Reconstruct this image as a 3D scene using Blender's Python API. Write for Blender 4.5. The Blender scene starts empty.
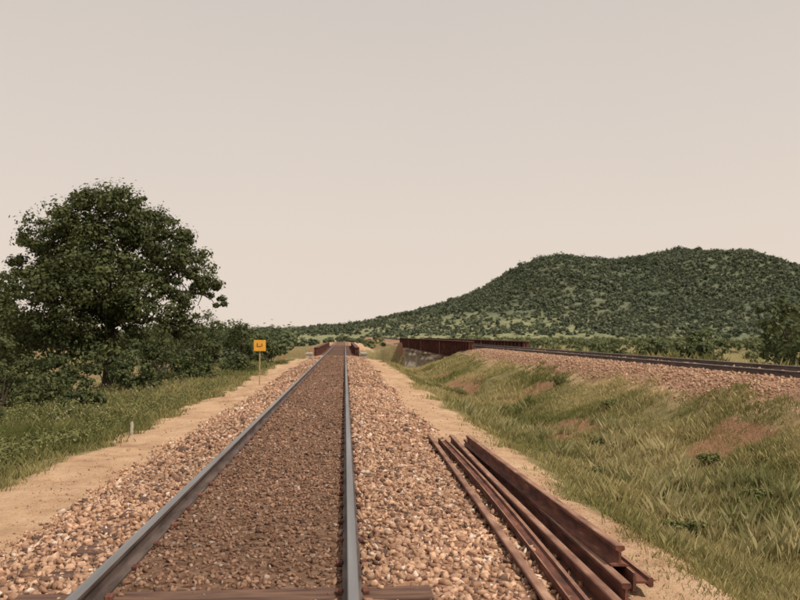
import bpy, math
import numpy as np
from mathutils import Vector
R = np.random.default_rng(7)
scene = bpy.context.scene
COL = scene.collection

# ---------------------------------------------------------------- utils
def sm(a, b, x):
    t = np.clip((np.asarray(x, float) - a) / (b - a), 0, 1)
    return t * t * (3 - 2 * t)
_LAT = np.random.default_rng(3).random((256, 256))
def vn(x, y):
    x = np.asarray(x, float); y = np.asarray(y, float)
    xi = np.floor(x).astype(int); yi = np.floor(y).astype(int)
    fx = x - xi; fy = y - yi
    fx = fx * fx * (3 - 2 * fx); fy = fy * fy * (3 - 2 * fy)
    a = _LAT[xi % 256, yi % 256]; b = _LAT[(xi + 1) % 256, yi % 256]
    c = _LAT[xi % 256, (yi + 1) % 256]; d = _LAT[(xi + 1) % 256, (yi + 1) % 256]
    return (a * (1 - fx) + b * fx) * (1 - fy) + (c * (1 - fx) + d * fx) * fy
def fbm(x, y, o=4):
    s = 0; amp = 1; tot = 0
    for i in range(o):
        s = s + amp * vn(x * 2 ** i + 17.3 * i, y * 2 ** i + 5.1 * i); tot += amp; amp *= .5
    return s / tot
def mkmesh(name, V, F, mats, tint=None, smooth=False, parent=None):
    V = np.asarray(V, np.float32)
    groups = F if isinstance(F, list) else [F]
    me = bpy.data.meshes.new(name)
    me.vertices.add(len(V)); me.vertices.foreach_set("co", V.ravel())
    loops = np.concatenate([g.ravel() for g in groups]).astype(np.int32)
    tot = np.concatenate([np.full(len(g), g.shape[1]) for g in groups])
    st = np.concatenate([[0], np.cumsum(tot)[:-1]]).astype(np.int32)
    me.loops.add(len(loops)); me.loops.foreach_set("vertex_index", loops)
    me.polygons.add(len(st)); me.polygons.foreach_set("loop_start", st)
    me.update(calc_edges=True); me.validate()
    if smooth: me.polygons.foreach_set("use_smooth", np.ones(len(me.polygons), bool))
    if tint is not None:
        a = me.attributes.new("tint", 'FLOAT_COLOR', 'POINT')
        t = np.ones((len(V), 4), np.float32); t[:, :tint.shape[1]] = tint
        a.data.foreach_set("color", t.ravel())
    for m in (mats if isinstance(mats, (list, tuple)) else [mats]): me.materials.append(m)
    ob = bpy.data.objects.new(name, me); COL.objects.link(ob)
    if parent: ob.parent = parent
    return ob
def empty(name):
    e = bpy.data.objects.new(name, None); COL.objects.link(e); return e

# ---------------------------------------------------------------- materials
def newmat(name):
    m = bpy.data.materials.new(name); m.use_nodes = True
    nt = m.node_tree; nt.nodes.clear()
    return m, nt, nt.nodes.new("ShaderNodeOutputMaterial")
def tint_mat(name, rough=.9, trans=0, noise=0, nscale=20, bump=0, spec=.2):
    m, nt, out = newmat(name); N = nt.nodes; L = nt.links
    at = N.new("ShaderNodeAttribute"); at.attribute_name = "tint"
    p = N.new("ShaderNodeBsdfPrincipled"); p.inputs["Roughness"].default_value = rough
    p.inputs["Specular IOR Level"].default_value = spec
    col = at.outputs["Color"]
    if noise or bump:
        g = N.new("ShaderNodeNewGeometry"); n = N.new("ShaderNodeTexNoise")
        n.inputs["Scale"].default_value = nscale; n.inputs["Detail"].default_value = 5
        L.new(g.outputs["Position"], n.inputs["Vector"])
        if noise:
            mr = N.new("ShaderNodeMapRange"); mr.inputs[1].default_value = .3; mr.inputs[2].default_value = .7
            mr.inputs[3].default_value = 1 - noise; mr.inputs[4].default_value = 1 + noise
            L.new(n.outputs["Fac"], mr.inputs[0])
            mx = N.new("ShaderNodeVectorMath"); mx.operation = 'SCALE'
            L.new(col, mx.inputs[0]); L.new(mr.outputs[0], mx.inputs["Scale"]); col = mx.outputs[0]
        if bump:
            b = N.new("ShaderNodeBump"); b.inputs["Strength"].default_value = bump; b.inputs["Distance"].default_value = .02
            L.new(n.outputs["Fac"], b.inputs["Height"]); L.new(b.outputs[0], p.inputs["Normal"])
    L.new(col, p.inputs["Base Color"])
    if trans:
        t = N.new("ShaderNodeBsdfTranslucent"); L.new(col, t.inputs[0])
        ms = N.new("ShaderNodeMixShader"); ms.inputs[0].default_value = trans
        L.new(p.outputs[0], ms.inputs[1]); L.new(t.outputs[0], ms.inputs[2]); L.new(ms.outputs[0], out.inputs[0])
    else: L.new(p.outputs[0], out.inputs[0])
    return m
def noise_mat(name, c1, c2, scale=8, rough=.8, metal=0, bump=.3, dist=.01, c3=None, stretch=(1, 1, 1)):
    m, nt, out = newmat(name); N = nt.nodes; L = nt.links
    g = N.new("ShaderNodeTexCoord"); mp = N.new("ShaderNodeMapping"); mp.inputs["Scale"].default_value = stretch
    n = N.new("ShaderNodeTexNoise"); n.inputs["Scale"].default_value = scale; n.inputs["Detail"].default_value = 8
    L.new(g.outputs["Object"], mp.inputs[0]); L.new(mp.outputs[0], n.inputs["Vector"])
    r = N.new("ShaderNodeValToRGB"); r.color_ramp.elements[0].position = .35; r.color_ramp.elements[1].position = .65
    r.color_ramp.elements[0].color = (*c1, 1); r.color_ramp.elements[1].color = (*c2, 1)
    if c3: e = r.color_ramp.elements.new(.75); e.color = (*c3, 1)
    p = N.new("ShaderNodeBsdfPrincipled"); p.inputs["Roughness"].default_value = rough; p.inputs["Metallic"].default_value = metal
    L.new(n.outputs["Fac"], r.inputs[0]); L.new(r.outputs[0], p.inputs["Base Color"])
    b = N.new("ShaderNodeBump"); b.inputs["Strength"].default_value = bump; b.inputs["Distance"].default_value = dist
    L.new(n.outputs["Fac"], b.inputs["Height"]); L.new(b.outputs[0], p.inputs["Normal"]); L.new(p.outputs[0], out.inputs[0])
    return m

def ground_mat():
    m, nt, out = newmat("ground_soil_grass_sand"); N = nt.nodes; L = nt.links
    at = N.new("ShaderNodeAttribute"); at.attribute_name = "tint"
    sep = N.new("ShaderNodeSeparateColor"); L.new(at.outputs["Color"], sep.inputs[0])
    g = N.new("ShaderNodeNewGeometry")
    def noise(s, d=6, rgh=.6):
        n = N.new("ShaderNodeTexNoise"); n.inputs["Scale"].default_value = s; n.inputs["Detail"].default_value = d
        n.inputs["Roughness"].default_value = rgh
        L.new(g.outputs["Position"], n.inputs["Vector"]); return n.outputs["Fac"]
    def ramp(f, stops):
        r = N.new("ShaderNodeValToRGB"); e = r.color_ramp.elements
        e[0].position, e[0].color = stops[0][0], (*stops[0][1], 1); e[1].position, e[1].color = stops[-1][0], (*stops[-1][1], 1)
        for s in stops[1:-1]: k = e.new(s[0]); k.color = (*s[1], 1)
        L.new(f, r.inputs[0]); return r.outputs[0]
    def mix(f, a, b):
        x = N.new("ShaderNodeMix"); x.data_type = 'RGBA'; L.new(f, x.inputs[0]); L.new(a, x.inputs[6]); L.new(b, x.inputs[7]); return x.outputs[2]
    nf = noise(3.0); nb = noise(.25); nn = noise(22); nr = noise(1.3, 12, .72)
    def mask(ch, nz):
        a = N.new("ShaderNodeMath"); a.operation = 'ADD'; L.new(ch, a.inputs[0]); L.new(nz, a.inputs[1])
        mr = N.new("ShaderNodeMapRange"); mr.interpolation_type = 'SMOOTHSTEP'
        mr.inputs[1].default_value = .82; mr.inputs[2].default_value = 1.18; L.new(a.outputs[0], mr.inputs[0]); return mr.outputs[0]
    grass = mix(nb, ramp(nf, [(.3, (.16, .135, .06)), (.5, (.25, .20, .10)), (.7, (.34, .26, .15))]),
                ramp(nf, [(.3, (.13, .13, .048)), (.55, (.21, .18, .08)), (.75, (.29, .23, .12))]))
    sand = ramp(nr, [(.3, (.30, .18, .105)), (.42, (.43, .275, .17)), (.52, (.51, .34, .215)), (.7, (.60, .42, .28))])
    soil = ramp(nn, [(.3, (.20, .10, .055)), (.7, (.36, .21, .125))])
    v = N.new("ShaderNodeTexVoronoi"); v.inputs["Scale"].default_value = 19; L.new(g.outputs["Position"], v.inputs["Vector"])
    sc = N.new("ShaderNodeSeparateColor"); L.new(v.outputs["Color"], sc.inputs[0])
    bal = ramp(sc.outputs[0], [(0, (.20, .11, .07)), (.5, (.33, .19, .125)), (1, (.45, .29, .20))])
    c = mix(mask(sep.outputs[2], nf), grass, soil)
    c = mix(mask(sep.outputs[1], nr), c, sand)
    c = mix(mask(sep.outputs[0], nn), c, bal)
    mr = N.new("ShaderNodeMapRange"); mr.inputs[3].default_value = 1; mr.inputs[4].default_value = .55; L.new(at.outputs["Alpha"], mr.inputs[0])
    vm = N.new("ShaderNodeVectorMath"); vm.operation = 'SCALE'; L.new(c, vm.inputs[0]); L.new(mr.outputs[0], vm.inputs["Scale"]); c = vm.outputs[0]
    p = N.new("ShaderNodeBsdfPrincipled"); p.inputs["Roughness"].default_value = .95; p.inputs["Specular IOR Level"].default_value = .1
    L.new(c, p.inputs["Base Color"])
    ad = N.new("ShaderNodeMath"); ad.operation = 'ADD'; L.new(nn, ad.inputs[0]); L.new(nr, ad.inputs[1])
    b = N.new("ShaderNodeBump"); b.inputs["Strength"].default_value = .9; b.inputs["Distance"].default_value = .05
    L.new(ad.outputs[0], b.inputs["Height"]); L.new(b.outputs[0], p.inputs["Normal"]); L.new(p.outputs[0], out.inputs[0])
    return m
M_ground = ground_mat()
M_leaf = tint_mat("leaf", .6, .25)
M_grass = tint_mat("grass_blade", .8, .3, spec=.1)
M_stone = tint_mat("ballast_stone", .9, 0, .3, 25, .4)
M_rust = noise_mat("rusted_steel", (.06, .02, .014), (.19, .07, .042), 14, .85, .05, .3, .004, (.30, .15, .09), (1, .25, 1))
M_rust_lit = noise_mat("rusted_steel_lit_top", (.15, .065, .042), (.34, .19, .125), 9, .8, .05, .3, .004, (.46, .30, .21), (1, .3, 1))  # paler rust for upward rail faces, sunlight put into the colour
M_railtop = noise_mat("worn_rail_head", (.17, .165, .17), (.27, .265, .27), 5, .5, .45, .05, .001, None, (1, .05, 1))
M_railside = noise_mat("rail_side_steel", (.06, .042, .036), (.14, .10, .085), 12, .7, .2, .2, .003, None, (1, .2, 1))
M_girder = noise_mat("red_oxide_girder", (.075, .022, .017), (.14, .05, .035), 2.5, .8, 0, .2, .01, (.22, .10, .08))
M_wood = noise_mat("old_sleeper", (.06, .028, .02), (.16, .085, .055), 9, .85, 0, .6, .01, None, (.3, 2, 1))
M_masonry = noise_mat("pale_stone_masonry", (.24, .20, .165), (.50, .43, .35), 3, .9, 0, .5, .03)
M_yellow = noise_mat("yellow_paint", (.70, .33, .03), (.80, .42, .05), 9, .6, 0, .05, .002)
M_post = noise_mat("weathered_post_paint", (.30, .22, .10), (.45, .33, .16), 9, .8, 0, .05, .002)
M_black = noise_mat("black_paint", (.02, .02, .02), (.04, .035, .03), 5, .6)
M_white = noise_mat("weathered_whitewash", (.34, .31, .26), (.58, .54, .47), 12, .8)
M_bark = noise_mat("bark", (.03, .024, .017), (.09, .068, .048), 6, .95, 0, .8, .03, None, (1, 1, .25))

# ---------------------------------------------------------------- terrain
PX = np.array([-5000, -60, -20, -12, -7, -4.6, -3.1, -2.6, -1.9, -1.75, 0.2, 0.7, 1.3, 1.9, 2.9, 3.5, 4.8, 5.6, 7.2, 8.2, 8.9, 9.5, 12.3, 13.2, 15, 25, 60, 5000])
PZ = np.array([-2, -2, -1.8, -1.4, -.9, -.56, -.48, -.26, -.175, -.165, -.165, -.19, -.26, -.36, -.46, -.72, -1.05, -.95, -.35, .22, .5, .6, .6, .4, -.2, -.8, -1, -1])
def height(x, y, rough=True):
    x = np.asarray(x, float); y = np.asarray(y, float)
    z = np.interp(x, PX, PZ)
    s = -1.2 * np.clip(x, -20, 13)
    v = sm(66 + s, 75 + s, y) * (1 - sm(120 + s, 130 + s, y))
    z = z * (1 - v) - 5 * v
    off = np.clip((np.abs(x + .3) - 2.2) / 2, 0, 1) * (1 - sm(8.2, 9.0, x) * (1 - sm(13, 15, x)))
    z = z + off * ((fbm(x * .45 + 50, y * .3 + 50, 4) - .5) * .7) * np.clip(.4 + np.abs(y) / 60, .4, 1)
    amp = .02 + .07 * sm(1.8, 2.6, np.abs(x + .8)) * (1 - sm(8.6, 9.2, x) * (1 - sm(12.5, 13, x)))
    if rough: z = z + (fbm(x * 3 + 9, y * 3 + 9, 3) - .5) * amp
    return z
def grow(a, b, s0, k):
    o = [a]
    while o[-1] < b: o.append(o[-1] + s0 + k * abs(o[-1] - a))
    return np.array(o)
gx = np.concatenate([-grow(13, 5000, .5, .09)[::-1], np.arange(-12.9, 16, .11), grow(16.1, 5000, .5, .09)])
gy = np.concatenate([np.arange(-14, 2, .5), grow(2, 6000, .1, .0105)])
GX, GY = np.meshgrid(gx, gy); GZ = height(GX, GY)
x, y = GX, GY
wob = (fbm(x * 0 + 3, y * .35, 3) - .5)
wob2 = (fbm(x * 0 + 33, y * .3, 3) - .5)
v_s = -1.2 * np.clip(x, -20, 13)
bank = 1 - sm(64 + v_s, 70 + v_s, y) * (1 - sm(126 + v_s, 131 + v_s, y))
bal = sm(-3.2 + wob * .5, -2.8 + wob * .5, x) * (1 - sm(1.3 + wob2 * .6, 2.0 + wob2 * .6, x)) + sm(7.9 + wob * .8, 8.5 + wob * .8, x) * (1 - sm(12.6, 13.4, x))
bal *= bank
sand = sm(-5.0 + wob * .7, -4.2 + wob * .7, x) * (1 - sm(-2.6, -2.2, x)) + sm(1.0, 1.6, x) * (1 - sm(2.5 + wob2 * 1.1, 3.6 + wob2 * 1.1, x))
sand += sm(30, 50, y) * sm(1, 2, x) * (1 - sm(4, 6, x)) * .6
sand += .55 * sm(7, 8, x) * (1 - sm(8.5, 9.2, x))
sand *= bank
soil = .26 + .7 * sm(.56, .66, fbm(x * .55 + 20, y * .35 + 8, 3)) * sm(4.5, 6, x) * (1 - sm(9, 10, x)) + .5 * sm(.58, .7, fbm(x * .8 + 70, y * .5, 3)) * (x < -4)
soil *= (y < 200)
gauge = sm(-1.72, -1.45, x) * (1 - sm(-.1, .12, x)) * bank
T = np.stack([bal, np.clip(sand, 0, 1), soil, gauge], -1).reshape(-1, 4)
ny, nx = GX.shape
idx = np.arange(nx * ny).reshape(ny, nx)
F = np.stack([idx[:-1, :-1], idx[:-1, 1:], idx[1:, 1:], idx[1:, :-1]], -1).reshape(-1, 4)
mkmesh("ground", np.stack([GX, GY, GZ], -1).reshape(-1, 3), F, M_ground, T, True)

# ---------------------------------------------------------------- hill
HX = np.array([-400, -160, -60, -36, 0, 28, 60, 83, 105, 123, 136, 150, 165, 187, 210, 234, 255, 274, 290, 306, 322, 338, 362, 441, 560, 760])
HZ = np.array([-4, 2, 6, 8, 10, 15, 21, 28, 36, 45, 54, 60, 61, 59, 61, 64, 68, 72, 70, 69, 65, 60, 52, 34, 12, -6])
def hill_h(x, y):
    base = np.interp(x, HX, HZ)
    for d in (-6, 6): base = base + np.interp(x + d, HX, HZ)
    base = base / 3
    f = sm(230, 630, y) ** 1.25 * (1 - sm(660, 1050, y))
    n = (fbm(x * .012 + 4, y * .010 + 2, 4) - .5)
    return base * f * (1 + .35 * n * (1 - sm(520, 620, y))) + n * 9 * sm(230, 420, y) * (1 - sm(560, 630, y)) * (base > 5) - 2.2 * (1 - sm(230, 300, y))
hx = np.arange(-400, 780, 4.); hy = np.arange(200, 1060, 5.)
A, B = np.meshgrid(hx, hy); C = hill_h(A, B) - 1 - 6 * (1 - sm(-400, -300, A)) - 6 * sm(700, 780, A)
tn = sm(.35, .7, fbm(A * .03, B * .03, 4))[..., None]
hc = np.array([.075, .095, .06]) * (1 - tn) + np.array([.125, .135, .08]) * tn  # aerial haze mixed into the hill colours, paler and bluer
low = ((1 - sm(5, 20, C)) * (1 - sm(90, 200, A)))[..., None]
hc = hc * (1 - low * .75) + np.array([.25, .25, .13]) * low * .75
ny, nx = A.shape; idx = np.arange(nx * ny).reshape(ny, nx)
F = np.stack([idx[:-1, :-1], idx[:-1, 1:], idx[1:, 1:], idx[1:, :-1]], -1).reshape(-1, 4)
M_hill = tint_mat("hill_ground", .95, 0, .3, .25)
mkmesh("hill", np.stack([A, B, C], -1).reshape(-1, 3), F, M_hill, hc.reshape(-1, 3), True)

# ---------------------------------------------------------------- foliage
def unit(n, rng):
    v = rng.normal(size=(n, 3)); return v / np.linalg.norm(v, axis=1, keepdims=True)
def foliage(C, Rd, n, size, cA, cB, rng, up=.4, aspect=.55, shell=.5, ctint=None):
    k = len(C); ci = np.repeat(np.arange(k), n); m = len(ci)
    d = unit(m, rng); r = shell + (1 - shell) * rng.random((m, 1)) ** .6
    r = np.where(rng.random((m, 1)) < .3, rng.random((m, 1)), r) * (1 + .18 * rng.normal(size=(m, 1)))
    P = C[ci] + d * r * Rd[ci]
    nrm = d + .55 * unit(m, rng) + np.array([0, 0, up]); nrm /= np.linalg.norm(nrm, axis=1, keepdims=True)
    t = np.cross(nrm, unit(m, rng)); t /= np.linalg.norm(t, axis=1, keepdims=True) + 1e-6
    b = np.cross(nrm, t)
    s = size * (.6 + .8 * rng.random((m, 1)))
    V = np.stack([P - t * s, P + b * s * aspect, P + t * s, P - b * s * aspect], 1).reshape(-1, 3)
    F = np.arange(4 * m).reshape(-1, 4)
    ct = rng.random(k) if ctint is None else ctint
    f = np.clip(ct[ci] * .6 + rng.random(m) * .45, 0, 1)[:, None]
    col = np.array(cA) * (1 - f) + np.array(cB) * f
    return V, F, np.repeat(col, 4, 0)
def join(parts):
    Vs, Fs, Ts, o = [], [], [], 0
    for V, F, T in parts:
        Vs.append(V); Fs.append(F + o); Ts.append(T); o += len(V)
    return np.concatenate(Vs), np.concatenate(Fs), np.concatenate(Ts)
def lobes_to_clumps(lobes, per, frac, rng, squash=.85):
    C, Rd = [], []
    for (lx, ly, lz, r) in lobes:
        k = max(5, int(per * r * r / 4))
        d = unit(k, rng); d[:, 2] = np.where(d[:, 2] < -.5, -d[:, 2], d[:, 2])
        rr = np.where(rng.random((k, 1)) < .25, .45, .80 + .24 * rng.random((k, 1)))
        C.append(np.array([lx, ly, lz]) + d * rr * np.array([r, r, r * squash]))
        q = r * frac * (.45 + .95 * rng.random((k, 1)))
        Rd.append(np.concatenate([q, q, q * .7], 1))
    return np.concatenate(C), np.concatenate(Rd)
def tube(pts, rad, sides=8):
    pts = np.array(pts, float); V = []
    for i, p in enumerate(pts):
        a = pts[min(i + 1, len(pts) - 1)] - pts[max(i - 1, 0)]; a /= np.linalg.norm(a)
        u = np.cross(a, [0.3, 1, 0.1]); u /= np.linalg.norm(u); w = np.cross(a, u)
        for j in range(sides):
            th = 2 * math.pi * j / sides; V.append(p + rad[i] * (math.cos(th) * u + math.sin(th) * w))
    F = [[i * sides + j, i * sides + (j + 1) % sides, (i + 1) * sides + (j + 1) % sides, (i + 1) * sides + j] for i in range(len(pts) - 1) for j in range(sides)]
    return np.array(V), np.array(F), np.zeros((len(V), 3))
def limb(p0, p1, r0, r1, rng, n=6, wob=.25):
    p0 = np.array(p0, float); p1 = np.array(p1, float); t = np.linspace(0, 1, n)[:, None]
    P = p0 * (1 - t) + p1 * t + rng.normal(size=(n, 3)) * wob * np.sin(t * math.pi) * .6
    P[:, 2] += (np.sin(t[:, 0] * math.pi) * .12 * np.linalg.norm(p1 - p0))
    return tube(P, r0 * (1 - t[:, 0]) + r1 * t[:, 0])
def tree(name, base, lobes, rng, per=46, frac=.31, n=115, leaf=.09, cA=(.024, .034, .013), cB=(.125, .14, .05), trunk=.3, fork=.35):
    e = empty(name)
    base = np.array(base, float); ls = np.array(lobes)
    top = np.array([ls[:, 0].mean(), ls[:, 1].mean(), ls[:, 2].max()])
    fk = base + (top - base) * fork
    parts = [limb(base - [0, 0, .4], fk, trunk, trunk * .7, rng, 6, .15)]
    for l in lobes:
        tgt = np.array(l[:3]) + unit(1, rng)[0] * l[3] * .3
        parts.append(limb(fk, tgt, trunk * .5, .04, rng))
        for _ in range(4):
            parts.append(limb(tgt, np.array(l[:3]) + unit(1, rng)[0] * l[3] * .8, .045, .012, rng, 4, .1))
    V, F, T = join(parts); mkmesh("trunk_and_limbs", V, F, M_bark, None, True, e)
    C, Rd = lobes_to_clumps(lobes, per, frac, rng)
    V, F, T = foliage(C, Rd, n, leaf, cA, cB, rng); mkmesh("crown", V, F, M_leaf, T, False, e)
    return e
def bush(x, y, w, h, rng, leaf=.07, n=60, cA=(.03, .045, .014), cB=(.14, .16, .055), name="bush", k=26):
    z = float(height(x, y))
    e = empty(name)
    lob = []
    for i in range(6):
        a = rng.random() * 6.28; q = rng.random() ** .5 * w * .32
        lob.append((x + math.cos(a) * q, y + math.sin(a) * q * .7, z + h * (.25 + .38 * rng.random()), w * (.2 + .12 * rng.random())))
    C, Rd = lobes_to_clumps(lob, k * 4 / (w * .26) ** 2 / 6, .42, rng, h / w * 1.1 if h < w else 1.0)
    V, F, T = foliage(C, Rd, n, leaf, cA, cB, rng)
    V[:, 2] = np.maximum(V[:, 2], z - .1)
    mkmesh("foliage", V, F, M_leaf, T, False, e)
    parts = [limb((x, y, z - .2), l[:3], .03 + h * .012, .01, rng, 5, .08) for l in lob]
    V, F, T = join(parts); mkmesh("stems", V, F, M_bark, None, True, e)
    return e

rt = np.random.default_rng(11)
big = [(-14.1, 40, 6.3, 2.05), (-12.0, 39.5, 7.1, 2.1), (-10.0, 40.5, 6.1, 2.0), (-8.3, 40, 4.7, 1.75), (-15.0, 40.5, 4.6, 1.8), (-14.3, 39, 3.2, 2.3),
       (-12, 38.4, 3.6, 2.5), (-9.7, 39, 2.6, 2.0), (-7.3, 40, 3.4, 1.2), (-14.2, 38.5, .9, 2.1), (-11.6, 38.6, 1.2, 1.9), (-11.8, 40, 5.2, 2.4), (-7.6, 39.5, 1.9, 1.1), (-15.4, 40, 6.3, .9), (-12.8, 40, 8.1, .9), (-10.8, 40, 7.9, .9), (-8.4, 40, 6.2, .8)]
tree("broadleaf_tree", (-11.8, 40, -1.4), big, rt)
tree("broadleaf_tree", (-18.2, 44, -1.6), [(-18.9, 44, 3.0, 1.6), (-19.6, 44, 3.9, 1.2), (-19.5, 44, 1.5, 2.4), (-17.6, 44, 1.0, 2.0), (-18.2, 43, -.2, 1.8)], rt)
tree("broadleaf_tree", (-11.4, 24, -1.3), [(-11.6, 24, 2.0, 1.1), (-12.0, 24.3, 1.2, 1.5), (-10.7, 23.5, .8, 1.1), (-10.8, 23.3, -.1, 1.1), (-11.8, 23, -.1, 1.3), (-10, 23.6, -.2, .9)], rt, leaf=.062, n=120, trunk=.12)
for (bx, by, w, h) in [(-9.2, 19, 2.2, 1.4), (-8.9, 15.5, 1.6, .9), (-8.3, 25, 1.8, 1.0), (-10.2, 28, 2.6, 1.7), (-8.6, 33, 2.4, 1.5), (-9.8, 34, 2.8, 2.2), (-11.5, 33.5, 2.8, 1.9), (-13.5, 34.5, 3.2, 2.3), (-15.5, 35, 3.2, 2.4),
                       (-12.3, 36, 3, 2.6), (-7.4, 38, 2.4, 1.9), (-9.0, 37.5, 3, 3.0), (-7.8, 44, 3, 3.0), (-9.5, 50, 4, 4.6), (-7.3, 54, 3.6, 4.0), (-12.5, 55, 5, 5.2), (-6.2, 47, 1.8, 1.2),
                       (-7.6, 12.3, 1.2, .6), (-5.9, 62, 2.8, 2.4), (-8.0, 63, 4, 4.8), (-12, 31, 2.6, 1.6), (-14.5, 30, 3, 2.0), (-11, 66, 5, 6.0), (-15, 64, 6, 5.6)]:
    bush(bx, by, w, h, rt, leaf=.042 + .0009 * by, n=60 if by < 40 else 54, cA=(.028, .042, .015), cB=(.13, .148, .055))
for (bx, by, w, h) in [(15.3, 25.5, 3.4, 3.9), (17.3, 29, 3.8, 3.4), (16.5, 36, 2.8, 1.9), (19, 40, 3.5, 2.4), (20, 48, 3, 2.0), (18, 52, 3, 1.7), (22, 62, 4, 2.5), (27, 60, 4, 2.8),
                       (16, 62, 3, 1.8), (33, 75, 5, 3.4), (26, 84, 5, 3.0), (40, 80, 5, 3.2), (19, 78, 4, 2.6), (21, 35, 4, 3.0)]:
    bush(bx, by, w, h, rt, leaf=.06 + .001 * by, n=55, cA=(.035, .05, .02), cB=(.14, .16, .065))
for (bx, by, w, h) in [(4.2, 9.5, .5, .22), (5.6, 17, .8, .3), (5.2, 23, 1., .35), (6.4, 13.5, .6, .22), (7.5, 27, .9, .35), (4.4, 30, 1, .4), (5, 7.6, .5, .22), (6.9, 20, .8, .3), (4.6, 14, .5, .2), (3.9, 18.5, .6, .22), (6.0, 11, .5, .2), (4.9, 11.5, .6, .25)]:
    bush(bx, by, w, h, rt, leaf=.024, n=30, k=12, cA=(.10, .11, .04), cB=(.22, .22, .08), name="low_weed")

def scatter(name, pts, rad, n, leaf, cA, cB, rng, flat=.75):
    C, Rd = [], []
    for q in range(3):
        o = rng.normal(size=(len(pts), 3)) * rad[:, None] * .38; o[:, 2] = np.abs(o[:, 2]) * .8
        C.append(pts + o + np.array([0, 0, 1]) * rad[:, None] * .45); r = rad[:, None] * (.45 + .25 * rng.random((len(pts), 1)))
        Rd.append(np.concatenate([r, r, r * flat], 1))
    ct = np.tile(rng.random(len(pts)), 3)
    V, F, T = foliage(np.concatenate(C), np.concatenate(Rd), n, leaf, cA, cB, rng, up=.6, ctint=ct, aspect=.8)
    mkmesh(name, V, F, M_leaf, T)
rs = np.random.default_rng(21)
n0 = 60000
px_ = rs.uniform(-200, 540, n0); py_ = rs.uniform(260, 655, n0)
dens = fbm(px_ * .02 + 9, py_ * .02, 4)
keep = (rs.random(n0) < sm(.28, .6, dens) * .5 + .5) & (hill_h(px_, py_) > 2.5 * rs.random(n0) + 1)
keep &= ~((hill_h(px_, py_) < 16) & (px_ < 110) & (rs.random(n0) < .7))
px_, py_ = px_[keep], py_[keep]; pz_ = hill_h(px_, py_) - 1.4
rad = .7 + 2.3 * rs.random(len(px_)) ** 2.4
scatter("hill_scrub", np.stack([px_, py_, pz_], 1), rad, 7, .66, (.062, .082, .055), (.145, .16, .092), rs)  # scrub greens greyed to paint in distance haze
qx = np.array([136, 141, 147, 153, 158, 163, 169, 176, 122, 105, 84, 200, 246, 262, 268, 274, 281, 300, 306, 318, 333, 340, 60, 28, 232, 287]); qy = 620 + rs.uniform(-8, 8, len(qx))
qr = rs.uniform(1.8, 4.2, len(qx)); qr[3:6] = (4, 5, 4.6); qr[14] = 4.6
scatter("ridge_trees", np.stack([qx, qy, hill_h(qx, qy) - 1.5], 1), qr, 60, .6, (.05, .068, .046), (.12, .135, .078), rs, .9)  # leaf colours include painted haze
tx = np.concatenate([rs.uniform(-42, -11, 70), rs.uniform(-140, -20, 120), rs.uniform(-22, 12, 22)])
ty = np.concatenate([rs.uniform(135, 175, 70), rs.uniform(180, 260, 120), rs.uniform(185, 260, 22)])
tr = np.concatenate([rs.uniform(2.2, 4.6, 70), rs.uniform(2.6, 5.2, 120), rs.uniform(.8, 1.6, 22)])
scatter("distant_treeline", np.stack([tx, ty, height(tx, ty) - .2], 1), tr, 66, .38, (.048, .065, .038), (.13, .15, .07), rs, .9)  # far foliage paled and blued, haze baked into the tint
mx = np.concatenate([rs.uniform(3, 260, 1300), rs.uniform(16, 140, 500), rs.uniform(-60, 30, 300)]); my = np.concatenate([rs.uniform(132, 330, 1300), rs.uniform(60, 135, 500), rs.uniform(76, 118, 300)])
mr_ = rs.uniform(.5, 1.9, len(mx)) * np.where(my < 118, .8, 1) * np.where((mx < 40) & (my > 130), .7, 1)
ok = (np.abs(mx - 10.8) > 3.2) & (np.abs(mx + .8) > 3.4) & ((mx > 5) | (my > 76)); mx, my, mr_ = mx[ok], my[ok], mr_[ok]
scatter("scrub_plain", np.stack([mx, my, height(mx, my) - .1], 1), mr_, 24, .24, (.06, .078, .035), (.18, .195, .085), rs)

# ---------------------------------------------------------------- grass
def grass(name, x, y, hgt, wid, colA, colB, rng, blades=16, spread=.09):
    k = len(x); ci = np.repeat(np.arange(k), blades); m = len(ci)
    bx = x[ci] + rng.normal(size=m) * spread * (.6 + hgt[ci] * 2); by = y[ci] + rng.normal(size=m) * spread * (.6 + hgt[ci] * 2)
    bz = height(bx, by) - .02
    th = rng.random(m) * 6.283; ln = hgt[ci] * (.5 + .7 * rng.random(m)); lean = ln * (.1 + .6 * rng.random(m)); la = rng.random(m) * 6.283
    w = wid[ci] * (.6 + .8 * rng.random(m))
    dx, dy = np.cos(th) * w, np.sin(th) * w
    mxx, mxy = np.cos(la) * lean, np.sin(la) * lean
    V = np.stack([np.stack([bx - dx, by - dy, bz], 1), np.stack([bx + dx, by + dy, bz], 1),
                  np.stack([bx + dx * .7 + mxx * .35, by + dy * .7 + mxy * .35, bz + ln * .6], 1), np.stack([bx + mxx, by + mxy, bz + ln], 1)], 1).reshape(-1, 3)
    F = np.arange(4 * m).reshape(-1, 4)
    pf = np.clip((fbm(bx * .5 + 7, by * .35 + 3, 3) - .5) * 2.4 + .5 + .9 * (rng.random(m) - .5), 0, 1)[:, None]
    c = np.array(colA) * (1 - pf) + np.array(colB) * pf
    mkmesh(name, V, F, M_grass, np.repeat(c, 4, 0))
rg = np.random.default_rng(5)
def ysamp(n, a, b): return a * (b / a) ** rg.random(n)
n = 36000
gyy = ysamp(n, 4.2, 62); gxx = 2.45 + (8.5 - 2.45) * rg.random(n)
soilm = sm(.54, .64, fbm(gxx * .55 + 20, gyy * .35 + 8, 3)) * sm(4.3, 5.6, gxx)
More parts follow.
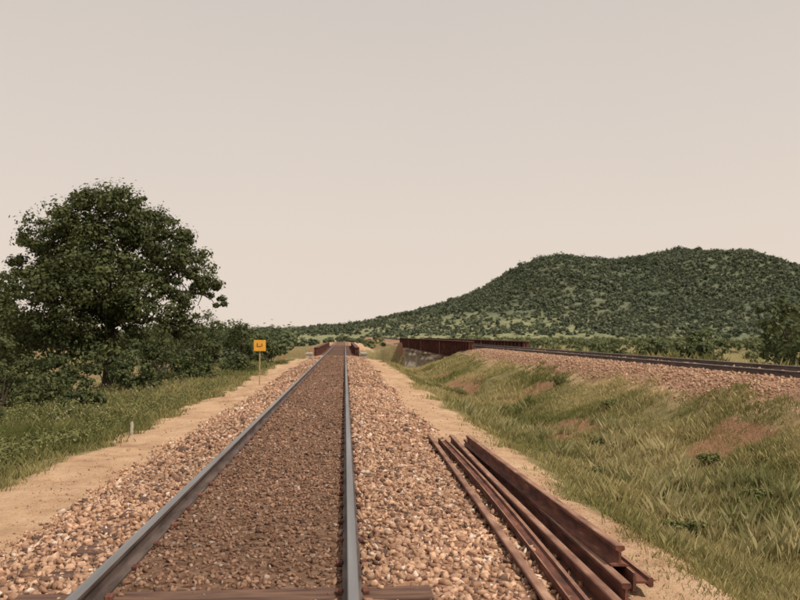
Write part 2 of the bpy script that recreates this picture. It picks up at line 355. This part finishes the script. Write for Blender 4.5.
edge = sm(2.4, 3.9, gxx + .9 * (fbm(gxx * 1.3 + 2, gyy * 1.1, 3) - .5)) * (1 - .75 * sm(7.4, 8.4, gxx))
patch = .3 + .7 * sm(.38, .55, fbm(gxx * 1.1 + 3, gyy * .8, 3))
kp = (rg.random(n) > soilm * .88) & (rg.random(n) < edge * patch) & (gyy < 66 - 1.2 * gxx); gxx, gyy = gxx[kp], gyy[kp]
hh = (.045 + .11 * rg.random(len(gxx)) ** 1.7) * (1 + 1.0 * sm(.5, .68, fbm(gxx * .7, gyy * .5 + 30, 3))) * (1 - .3 * sm(6, 8, gxx)) * (.6 + .4 * sm(2.6, 3.8, gxx))
grass("grass", gxx, gyy, hh, .0007 + .00036 * gyy, (.20, .205, .07), (.50, .42, .21), rg, 24, .12)
n = 520
gyy = ysamp(n, 4.6, 26); gxx = 3.2 + 3.2 * rg.random(n); kp = fbm(gxx * .8 + 5, gyy * .5, 2) > .5; gxx, gyy = gxx[kp], gyy[kp]
grass("grass", gxx, gyy, .2 + .22 * rg.random(len(gxx)), .0007 + .00026 * gyy, (.20, .22, .08), (.50, .43, .23), rg, 34, .06)
n = 20000
gyy = ysamp(n, 7, 68); gxx = -4.3 - 8 * rg.random(n) ** 1.3
edge = sm(4.2, 5.5, -gxx + .9 * (fbm(gxx * 1.3 + 2, gyy * 1.1, 3) - .5)); kp = rg.random(n) < edge; gxx, gyy = gxx[kp], gyy[kp]
hh = (.07 + .20 * rg.random(len(gxx)) ** 1.4) * (.6 + .4 * sm(4.5, 5.5, -gxx) + .8 * sm(5.5, 7.5, -gxx))
grass("grass", gxx, gyy, hh, .001 + .00045 * gyy, (.14, .155, .05), (.38, .33, .15), rg, 19)
n = 4200
uy = ysamp(n, 9, 60); ux = -5.2 - 7 * rg.random(n); C = np.stack([ux, uy, height(ux, uy) + .18 + .36 * rg.random(n) * sm(5.5, 8, -ux)], 1)
kp = fbm(ux * .7, uy * .4 + 11, 2) > .42; C = C[kp]
rr = (.12 + .2 * rg.random((len(C), 1)))
V, F, T = foliage(C, np.concatenate([rr, rr, rr * .8], 1), 28, .03, (.07, .088, .03), (.26, .25, .095), rg); mkmesh("undergrowth", V, F, M_leaf, T)
n = 1700
uy = ysamp(n, 12, 48); ux = -6.4 - 4.5 * rg.random(n); C = np.stack([ux, uy, height(ux, uy) + .3 + .4 * rg.random(n)], 1)
kp = fbm(ux * .6, uy * .4, 2) > .45; C = C[kp]; rr = np.full((len(C), 3), .05)
V, F, T = foliage(C, rr, 3, .016, (.45, .38, .27), (.65, .58, .45), rg, aspect=.9); mkmesh("wild_flowers", V, F, M_leaf, T)
n = 6000
gyy = ysamp(n, 18, 62); gxx = 13 + 20 * rg.random(n); grass("grass", gxx, gyy, .2 + .35 * rg.random(n), .003 + .0007 * gyy, (.13, .15, .05), (.32, .29, .13), rg, 10)

# ---------------------------------------------------------------- ballast stones
ph = (1 + 5 ** .5) / 2
ICO = np.array([(-1, ph, 0), (1, ph, 0), (-1, -ph, 0), (1, -ph, 0), (0, -1, ph), (0, 1, ph), (0, -1, -ph), (0, 1, -ph), (ph, 0, -1), (ph, 0, 1), (-ph, 0, -1), (-ph, 0, 1)]) / math.sqrt(1 + ph * ph)
ICF = np.array([(0, 11, 5), (0, 5, 1), (0, 1, 7), (0, 7, 10), (0, 10, 11), (1, 5, 9), (5, 11, 4), (11, 10, 2), (10, 7, 6), (7, 1, 8), (3, 9, 4), (3, 4, 2), (3, 2, 6), (3, 6, 8), (3, 8, 9), (4, 9, 5), (2, 4, 11), (6, 2, 10), (8, 6, 7), (9, 8, 1)])
def stones(name, x, y, r, col, rng, lift=.25):
    m = len(x)
    S = ICO[None] * (1 + .36 * rng.normal(size=(m, 12, 1)).clip(-1.4, 1.5)) * (np.array([1.05, .78, .58]) * (.7 + .6 * rng.random((m, 1, 3))))
    q = rng.normal(size=(m, 4)); q[:, 1:3] *= .5; q /= np.linalg.norm(q, axis=1, keepdims=True)
    w, a, b, c = q.T
    Rm = np.stack([1 - 2 * (b * b + c * c), 2 * (a * b - c * w), 2 * (a * c + b * w), 2 * (a * b + c * w), 1 - 2 * (a * a + c * c), 2 * (b * c - a * w), 2 * (a * c - b * w), 2 * (b * c + a * w), 1 - 2 * (a * a + b * b)], 1).reshape(m, 3, 3)
    S = np.einsum('mij,mkj->mki', Rm, S) * r[:, None, None]
    z = height(x, y) + r * lift * (.2 + 1.4 * rng.random(m))
    V = S + np.stack([x, y, z], 1)[:, None]
    F = (ICF[None] + 12 * np.arange(m)[:, None, None]).reshape(-1, 3)
    mkmesh(name, V.reshape(-1, 3), F, M_stone, np.repeat(col, 12, 0))
rb = np.random.default_rng(9)
def band(n, y0, y1, x0, x1): return rb.uniform(x0, x1, n), rb.uniform(y0, y1, n)
sx, sy, sr = [], [], []
for (nn_, y0, y1, r0) in [(34000, 3.2, 12, .026), (24000, 12, 26, .031), (15000, 26, 66, .040)]:
    a, b = band(nn_, y0, y1, -3.9, 2.6); sx.append(a); sy.append(b); sr.append(r0 * (.4 + 1.25 * rb.random(nn_) ** 1.5))
sx, sy, sr = map(np.concatenate, (sx, sy, sr))
inside = (sx > -1.62) & (sx < .05)
sr = np.where(inside, sr * .66, sr)
w1 = (fbm(sy * 0 + 3, sy * .35, 3) - .5); w2 = (fbm(sy * 0 + 33, sy * .3, 3) - .5)
core = sm(-3.5, -2.8, sx + w1 * .4) * (1 - sm(1.15, 2.0, sx - w2 * .6))
pk = core * .92 + .08
sr = sr * (.45 + .55 * sm(.05, .4, core))
first = (np.abs(sy - 5.28) < .15) & (sx > -2.15) & (sx < .62)
pk = np.where(first, .05, pk)
railm = (np.abs(sx - .055) < .075) | (np.abs(sx + 1.62) < .075)
pk = np.where(railm, 0, pk)
kp = rb.random(len(sx)) < pk; sx, sy, sr, inside = sx[kp], sy[kp], sr[kp], inside[kp]
f = rb.random((len(sx), 1)); g2 = rb.random((len(sx), 1))
cc = np.array([.26, .14, .088]) * (1 - f) + np.array([.54, .35, .235]) * f
cc = np.where(g2 > .95, np.array([.60, .48, .39]), cc); cc = np.where(g2 < .12, np.array([.13, .08, .06]), cc)
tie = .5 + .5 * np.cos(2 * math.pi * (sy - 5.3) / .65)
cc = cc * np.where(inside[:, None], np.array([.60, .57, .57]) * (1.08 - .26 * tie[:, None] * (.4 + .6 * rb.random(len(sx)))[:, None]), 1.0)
cc = cc * (.74 + .54 * fbm(sx * .9, sy * .6, 3))[:, None]
stones("ballast_stones", sx, sy, sr, cc, rb)
a, b = band(16000, 3.5, 16, -4.7, 3.6); kp = (a < -2.7) | (a > 1.3); a, b = a[kp], b[kp]
kp = rb.random(len(a)) < sm(.4, .6, fbm(a * 1.5, b * 1.2 + 4, 3)) * .9 + .1; a, b = a[kp], b[kp]
f = rb.random((len(a), 1)); stones("path_grit", a, b, .004 + .009 * rb.random(len(a)) ** 2, np.array([.24, .14, .085]) * (1 - f) + np.array([.5, .33, .22]) * f, rb)
a, b = band(17000, 15, 54, 7.8, 12.6); kp = (rb.random(17000) < sm(7.7, 8.8, a)) & (np.abs(a - 9.95) > .07) & (np.abs(a - 11.63) > .07); a, b = a[kp], b[kp]
f = rb.random((len(a), 1)); stones("ballast_stones", a, b, .040 * (.5 + .9 * rb.random(len(a))), np.array([.28, .16, .105]) * (1 - f) + np.array([.50, .33, .22]) * f, rb)

# ---------------------------------------------------------------- rails, sleepers
PR = [(-.068, 0), (.068, 0), (.068, .011), (.012, .026), (.009, .04), (.009, .112), (.034, .122), (.035, .148), (.028, .156), (-.028, .156), (-.035, .148), (-.034, .122), (-.009, .112), (-.009, .04), (-.012, .026), (-.068, .011)]
def rail(name, p0, p1, mats, roll=0, segs=1, parent=None, bend=0):
    p0 = np.array(p0, float); p1 = np.array(p1, float); P = np.array(PR)
    c, s = math.cos(roll), math.sin(roll); cz = .078
    P = np.stack([c * P[:, 0] - s * (P[:, 1] - cz), s * P[:, 0] + c * (P[:, 1] - cz) + cz], 1)
    d = p1 - p0; side = np.array([d[1], -d[0], 0]); side /= np.linalg.norm(side)
    V = []
    for i in range(segs + 1):
        t = i / segs; o = p0 + d * t + side * bend * math.sin(t * math.pi)
        for a, b in P: V.append(o + side * a + np.array([0, 0, b]))
    k = len(P); F = []
    for i in range(segs):
        for j in range(k): F.append([i * k + j, (i + 1) * k + j, (i + 1) * k + (j + 1) % k, i * k + (j + 1) % k])
    me = bpy.data.meshes.new(name)
    me.from_pydata([tuple(v) for v in V], [], F + [list(range(k)), list(range(segs * k + k - 1, segs * k - 1, -1))])
    for m in mats: me.materials.append(m)
    up = (7, 8, 9) if math.cos(roll) > .5 else (0,)
    if abs(math.cos(roll)) < .5: up = (1, 2, 6, 7)  # rolled rails: whichever faces point up take the painted lit tone
    for i in range(segs):
        for j in up: me.polygons[i * k + j].material_index = 1
    ob = bpy.data.objects.new(name, me); COL.objects.link(ob)
    if parent: ob.parent = parent
    return ob
def boxes(name, L, mat, parent=None):
    V, F = [], []
    for (cx, cy, cz, a, b, c) in L:
        o = len(V)
        for dz in (-.5, .5):
            for dx, dy in ((-.5, -.5), (.5, -.5), (.5, .5), (-.5, .5)): V.append((cx + dx * a, cy + dy * b, cz + dz * c))
        for f in ((0, 3, 2, 1), (4, 5, 6, 7), (0, 1, 5, 4), (1, 2, 6, 5), (2, 3, 7, 6), (3, 0, 4, 7)): F.append([o + q for q in f])
    me = bpy.data.meshes.new(name); me.from_pydata(V, [], F); me.materials.append(mat)
    ob = bpy.data.objects.new(name, me); COL.objects.link(ob)
    bv = ob.modifiers.new("b", 'BEVEL'); bv.width = .008; bv.segments = 1; bv.limit_method = 'ANGLE'
    if parent: ob.parent = parent
    return ob
def track(xl, xr, zt, y0, y1):
    e = empty("railway_track")
    rail("rail_1", (xl, y0, zt - .156), (xl, y1, zt - .156), [M_railside, M_railtop], parent=e, segs=40)
    rail("rail_2", (xr, y0, zt - .156), (xr, y1, zt - .156), [M_railside, M_railtop], parent=e, segs=40)
    c = (xl + xr) / 2; S = []; K = []
    y = 5.3 - 12 * .65
    while y < y1 - 1:
        if y > y0:
            dz = 0 if abs(y - 5.3) < .1 else -.02 + R.normal() * .004
            S.append((c + R.normal() * .02, y + R.normal() * .012, zt - .156 - .0645 + dz, 2.75, .25, .125))
            if y < 40:
                for xx in (xl, xr):
                    for sgn in (-1, 1): K.append((xx + sgn * .088, y, zt - .146, .05, .07, .035))
        y += .65
    boxes("sleepers", S, M_wood, e); boxes("rail_clips", K, M_rust, e)
    return e
track(-1.62, .055, 0, -12, 260)
track(9.95, 11.63, .76, -12, 260)

# ---------------------------------------------------------------- pile of old rails
pile = empty("stacked_old_rails")
defs = [((1.50, 13.9), (1.34, 4.6), .0, 0.0), ((1.69, 13.5), (1.58, 4.9), .0, 1.5), ((1.88, 13.8), (1.82, 4.4), .0, 0.0),
        ((2.04, 13.2), (2.00, 5.5), .0, 0.05), ((2.20, 13.6), (2.22, 5.75), .0, 1.62), ((1.99, 12.6), (2.10, 5.9), .152, .04)]
for i, (a, b, dz, roll) in enumerate(defs):
    z0 = -.35 + dz
    rail("rail_%d" % (i + 1), (a[0], a[1], z0 + R.normal() * .006), (b[0], b[1], z0 + R.normal() * .006), [M_rust, M_rust_lit], roll, 12, pile, R.normal() * .02)  # second material paints the sunlit tops of the pile

# ---------------------------------------------------------------- bridges
def bridge(xc, zt, y0, y1, spans, half, top, bot):
    e = empty("railway_bridge"); G = []
    L = (y1 - y0) / spans
    for s in range(spans):
        a = y0 + s * L + .15; b = y0 + (s + 1) * L - .15
        for sx_ in (-half, half):
            x = xc + sx_
            G.append((x, (a + b) / 2, (top + bot) / 2, .03, b - a, top - bot - .07))
            G.append((x, (a + b) / 2, top - .015, .42, b - a, .04)); G.append((x, (a + b) / 2, bot + .015, .42, b - a, .04))
            yy = a + .1
            while yy < b:
                G.append((x - .105, yy, (top + bot) / 2, .17, .03, top - bot - .09)); G.append((x + .105, yy, (top + bot) / 2, .17, .03, top - bot - .09)); yy += 1.3
        yy = a + .3
        while yy < b: G.append((xc, yy, bot + .22, 2 * half - .25, .16, .3)); yy += 2.6
    boxes("plate_girders", G, M_girder, e)
    P = []
    for s in range(spans + 1):
        y = y0 + s * L
        w = 2.2 if s in (0, spans) else 1.6
        P.append((xc, y + (-.8 if s == 0 else .8 if s == spans else 0), bot - 3.2, 2 * half + 1.4, w, 6.3))
        P.append((xc, y + (-.8 if s == 0 else .8 if s == spans else 0), bot - .16, 2 * half + 1.7, w + .3, .25))
    for y, sgn in ((y0, -1), (y1, 1)):
        for q in (-1, 1):
            P.append((xc + q * (half + .55), y + sgn * 1.9, bot - 2.2, .5, 3.4, 5.2))
            P.append((xc + q * (half + .55), y + sgn * 1.9, bot + .47, .62, 3.5, .14))
    boxes("stone_abutments_and_piers", P, M_masonry, e)
bridge(-.78, 0, 74, 130, 3, 1.95, .38, -.6)
bridge(10.79, .76, 54, 124, 4, 1.95, 1.12, -.25)

# ---------------------------------------------------------------- sign and marker
sg = empty("yellow_trackside_sign"); zx = float(height(-3.55, 33))
boxes("post", [(-3.55, 33, zx + .70, .05, .05, 1.7)], M_post, sg)
boxes("plate", [(-3.55, 32.95, 1.12, .50, .025, .46)], M_yellow, sg)
boxes("letter_marks", [(-3.65, 32.93, 1.15, .03, .01, .16), (-3.56, 32.93, 1.085, .13, .01, .025), (-3.46, 32.93, 1.15, .03, .01, .12)], M_black, sg)
mp = empty("marker_post"); zx = float(height(-4.5, 17))
boxes("post", [(-4.5, 17, zx + .05, .055, .055, .34), (-4.5, 17, zx + .235, .04, .04, .03)], M_white, mp)

# ---------------------------------------------------------------- world, sun, camera
EL, AZ = math.radians(56), math.radians(130)
w = bpy.data.worlds.new("World"); scene.world = w; w.use_nodes = True
nt = w.node_tree; nt.nodes.clear(); N = nt.nodes; L = nt.links
out = N.new("ShaderNodeOutputWorld")
sky = N.new("ShaderNodeTexSky"); sky.sky_type = 'NISHITA'; sky.sun_disc = False; sky.sun_elevation = EL; sky.sun_rotation = AZ
sky.dust_density = 6; sky.air_density = 1.2
b1 = N.new("ShaderNodeBackground"); b1.inputs[1].default_value = .08; L.new(sky.outputs[0], b1.inputs[0])
tc = N.new("ShaderNodeTexCoord"); sp = N.new("ShaderNodeSeparateXYZ"); L.new(tc.outputs["Generated"], sp.inputs[0])
rp = N.new("ShaderNodeValToRGB"); e = rp.color_ramp.elements
e[0].position = 0; e[0].color = (.90, .775, .665, 1); e[1].position = .6; e[1].color = (.64, .585, .54, 1)
k = e.new(.12); k.color = (.85, .735, .64, 1); k = e.new(.38); k.color = (.73, .65, .585, 1)
sn = N.new("ShaderNodeTexNoise"); sn.inputs["Scale"].default_value = 1.6; sn.inputs["Detail"].default_value = 3
L.new(tc.outputs["Generated"], sn.inputs["Vector"])
sa = N.new("ShaderNodeMath"); sa.operation = 'MULTIPLY_ADD'; sa.inputs[1].default_value = .12; L.new(sn.outputs["Fac"], sa.inputs[0])
sb = N.new("ShaderNodeMath"); sb.operation = 'SUBTRACT'; sb.inputs[1].default_value = .06; L.new(sp.outputs[2], sb.inputs[0]); L.new(sb.outputs[0], sa.inputs[2])
L.new(sa.outputs[0], rp.inputs[0])
b2 = N.new("ShaderNodeBackground"); b2.inputs[1].default_value = 1.0; L.new(rp.outputs[0], b2.inputs[0])
ms = N.new("ShaderNodeMixShader"); ms.inputs[0].default_value = .88; L.new(b1.outputs[0], ms.inputs[1]); L.new(b2.outputs[0], ms.inputs[2]); L.new(ms.outputs[0], out.inputs[0])
sun = bpy.data.lights.new("sun", 'SUN'); sun.energy = 3.6; sun.angle = math.radians(1.0); sun.color = (1, .91, .78)
so = bpy.data.objects.new("sun", sun); COL.objects.link(so)
sd = Vector((math.sin(AZ) * math.cos(EL), math.cos(AZ) * math.cos(EL), math.sin(EL)))
so.rotation_euler = sd.to_track_quat('Z', 'Y').to_euler(); so.location = (20, -20, 40)
cam = bpy.data.cameras.new("camera"); co = bpy.data.objects.new("camera", cam); COL.objects.link(co)
cam.sensor_width = 36; cam.lens = 35.1; cam.clip_start = .05; cam.clip_end = 12000
cam.dof.use_dof = True; cam.dof.focus_distance = 8.5; cam.dof.aperture_fstop = 3.2
co.location = (0, 0, 1.564); co.rotation_euler = (math.radians(92.57), 0, math.radians(-4.03))
scene.camera = co
scene.view_settings.view_transform = 'Standard'; scene.view_settings.look = 'None'; scene.view_settings.exposure = 0
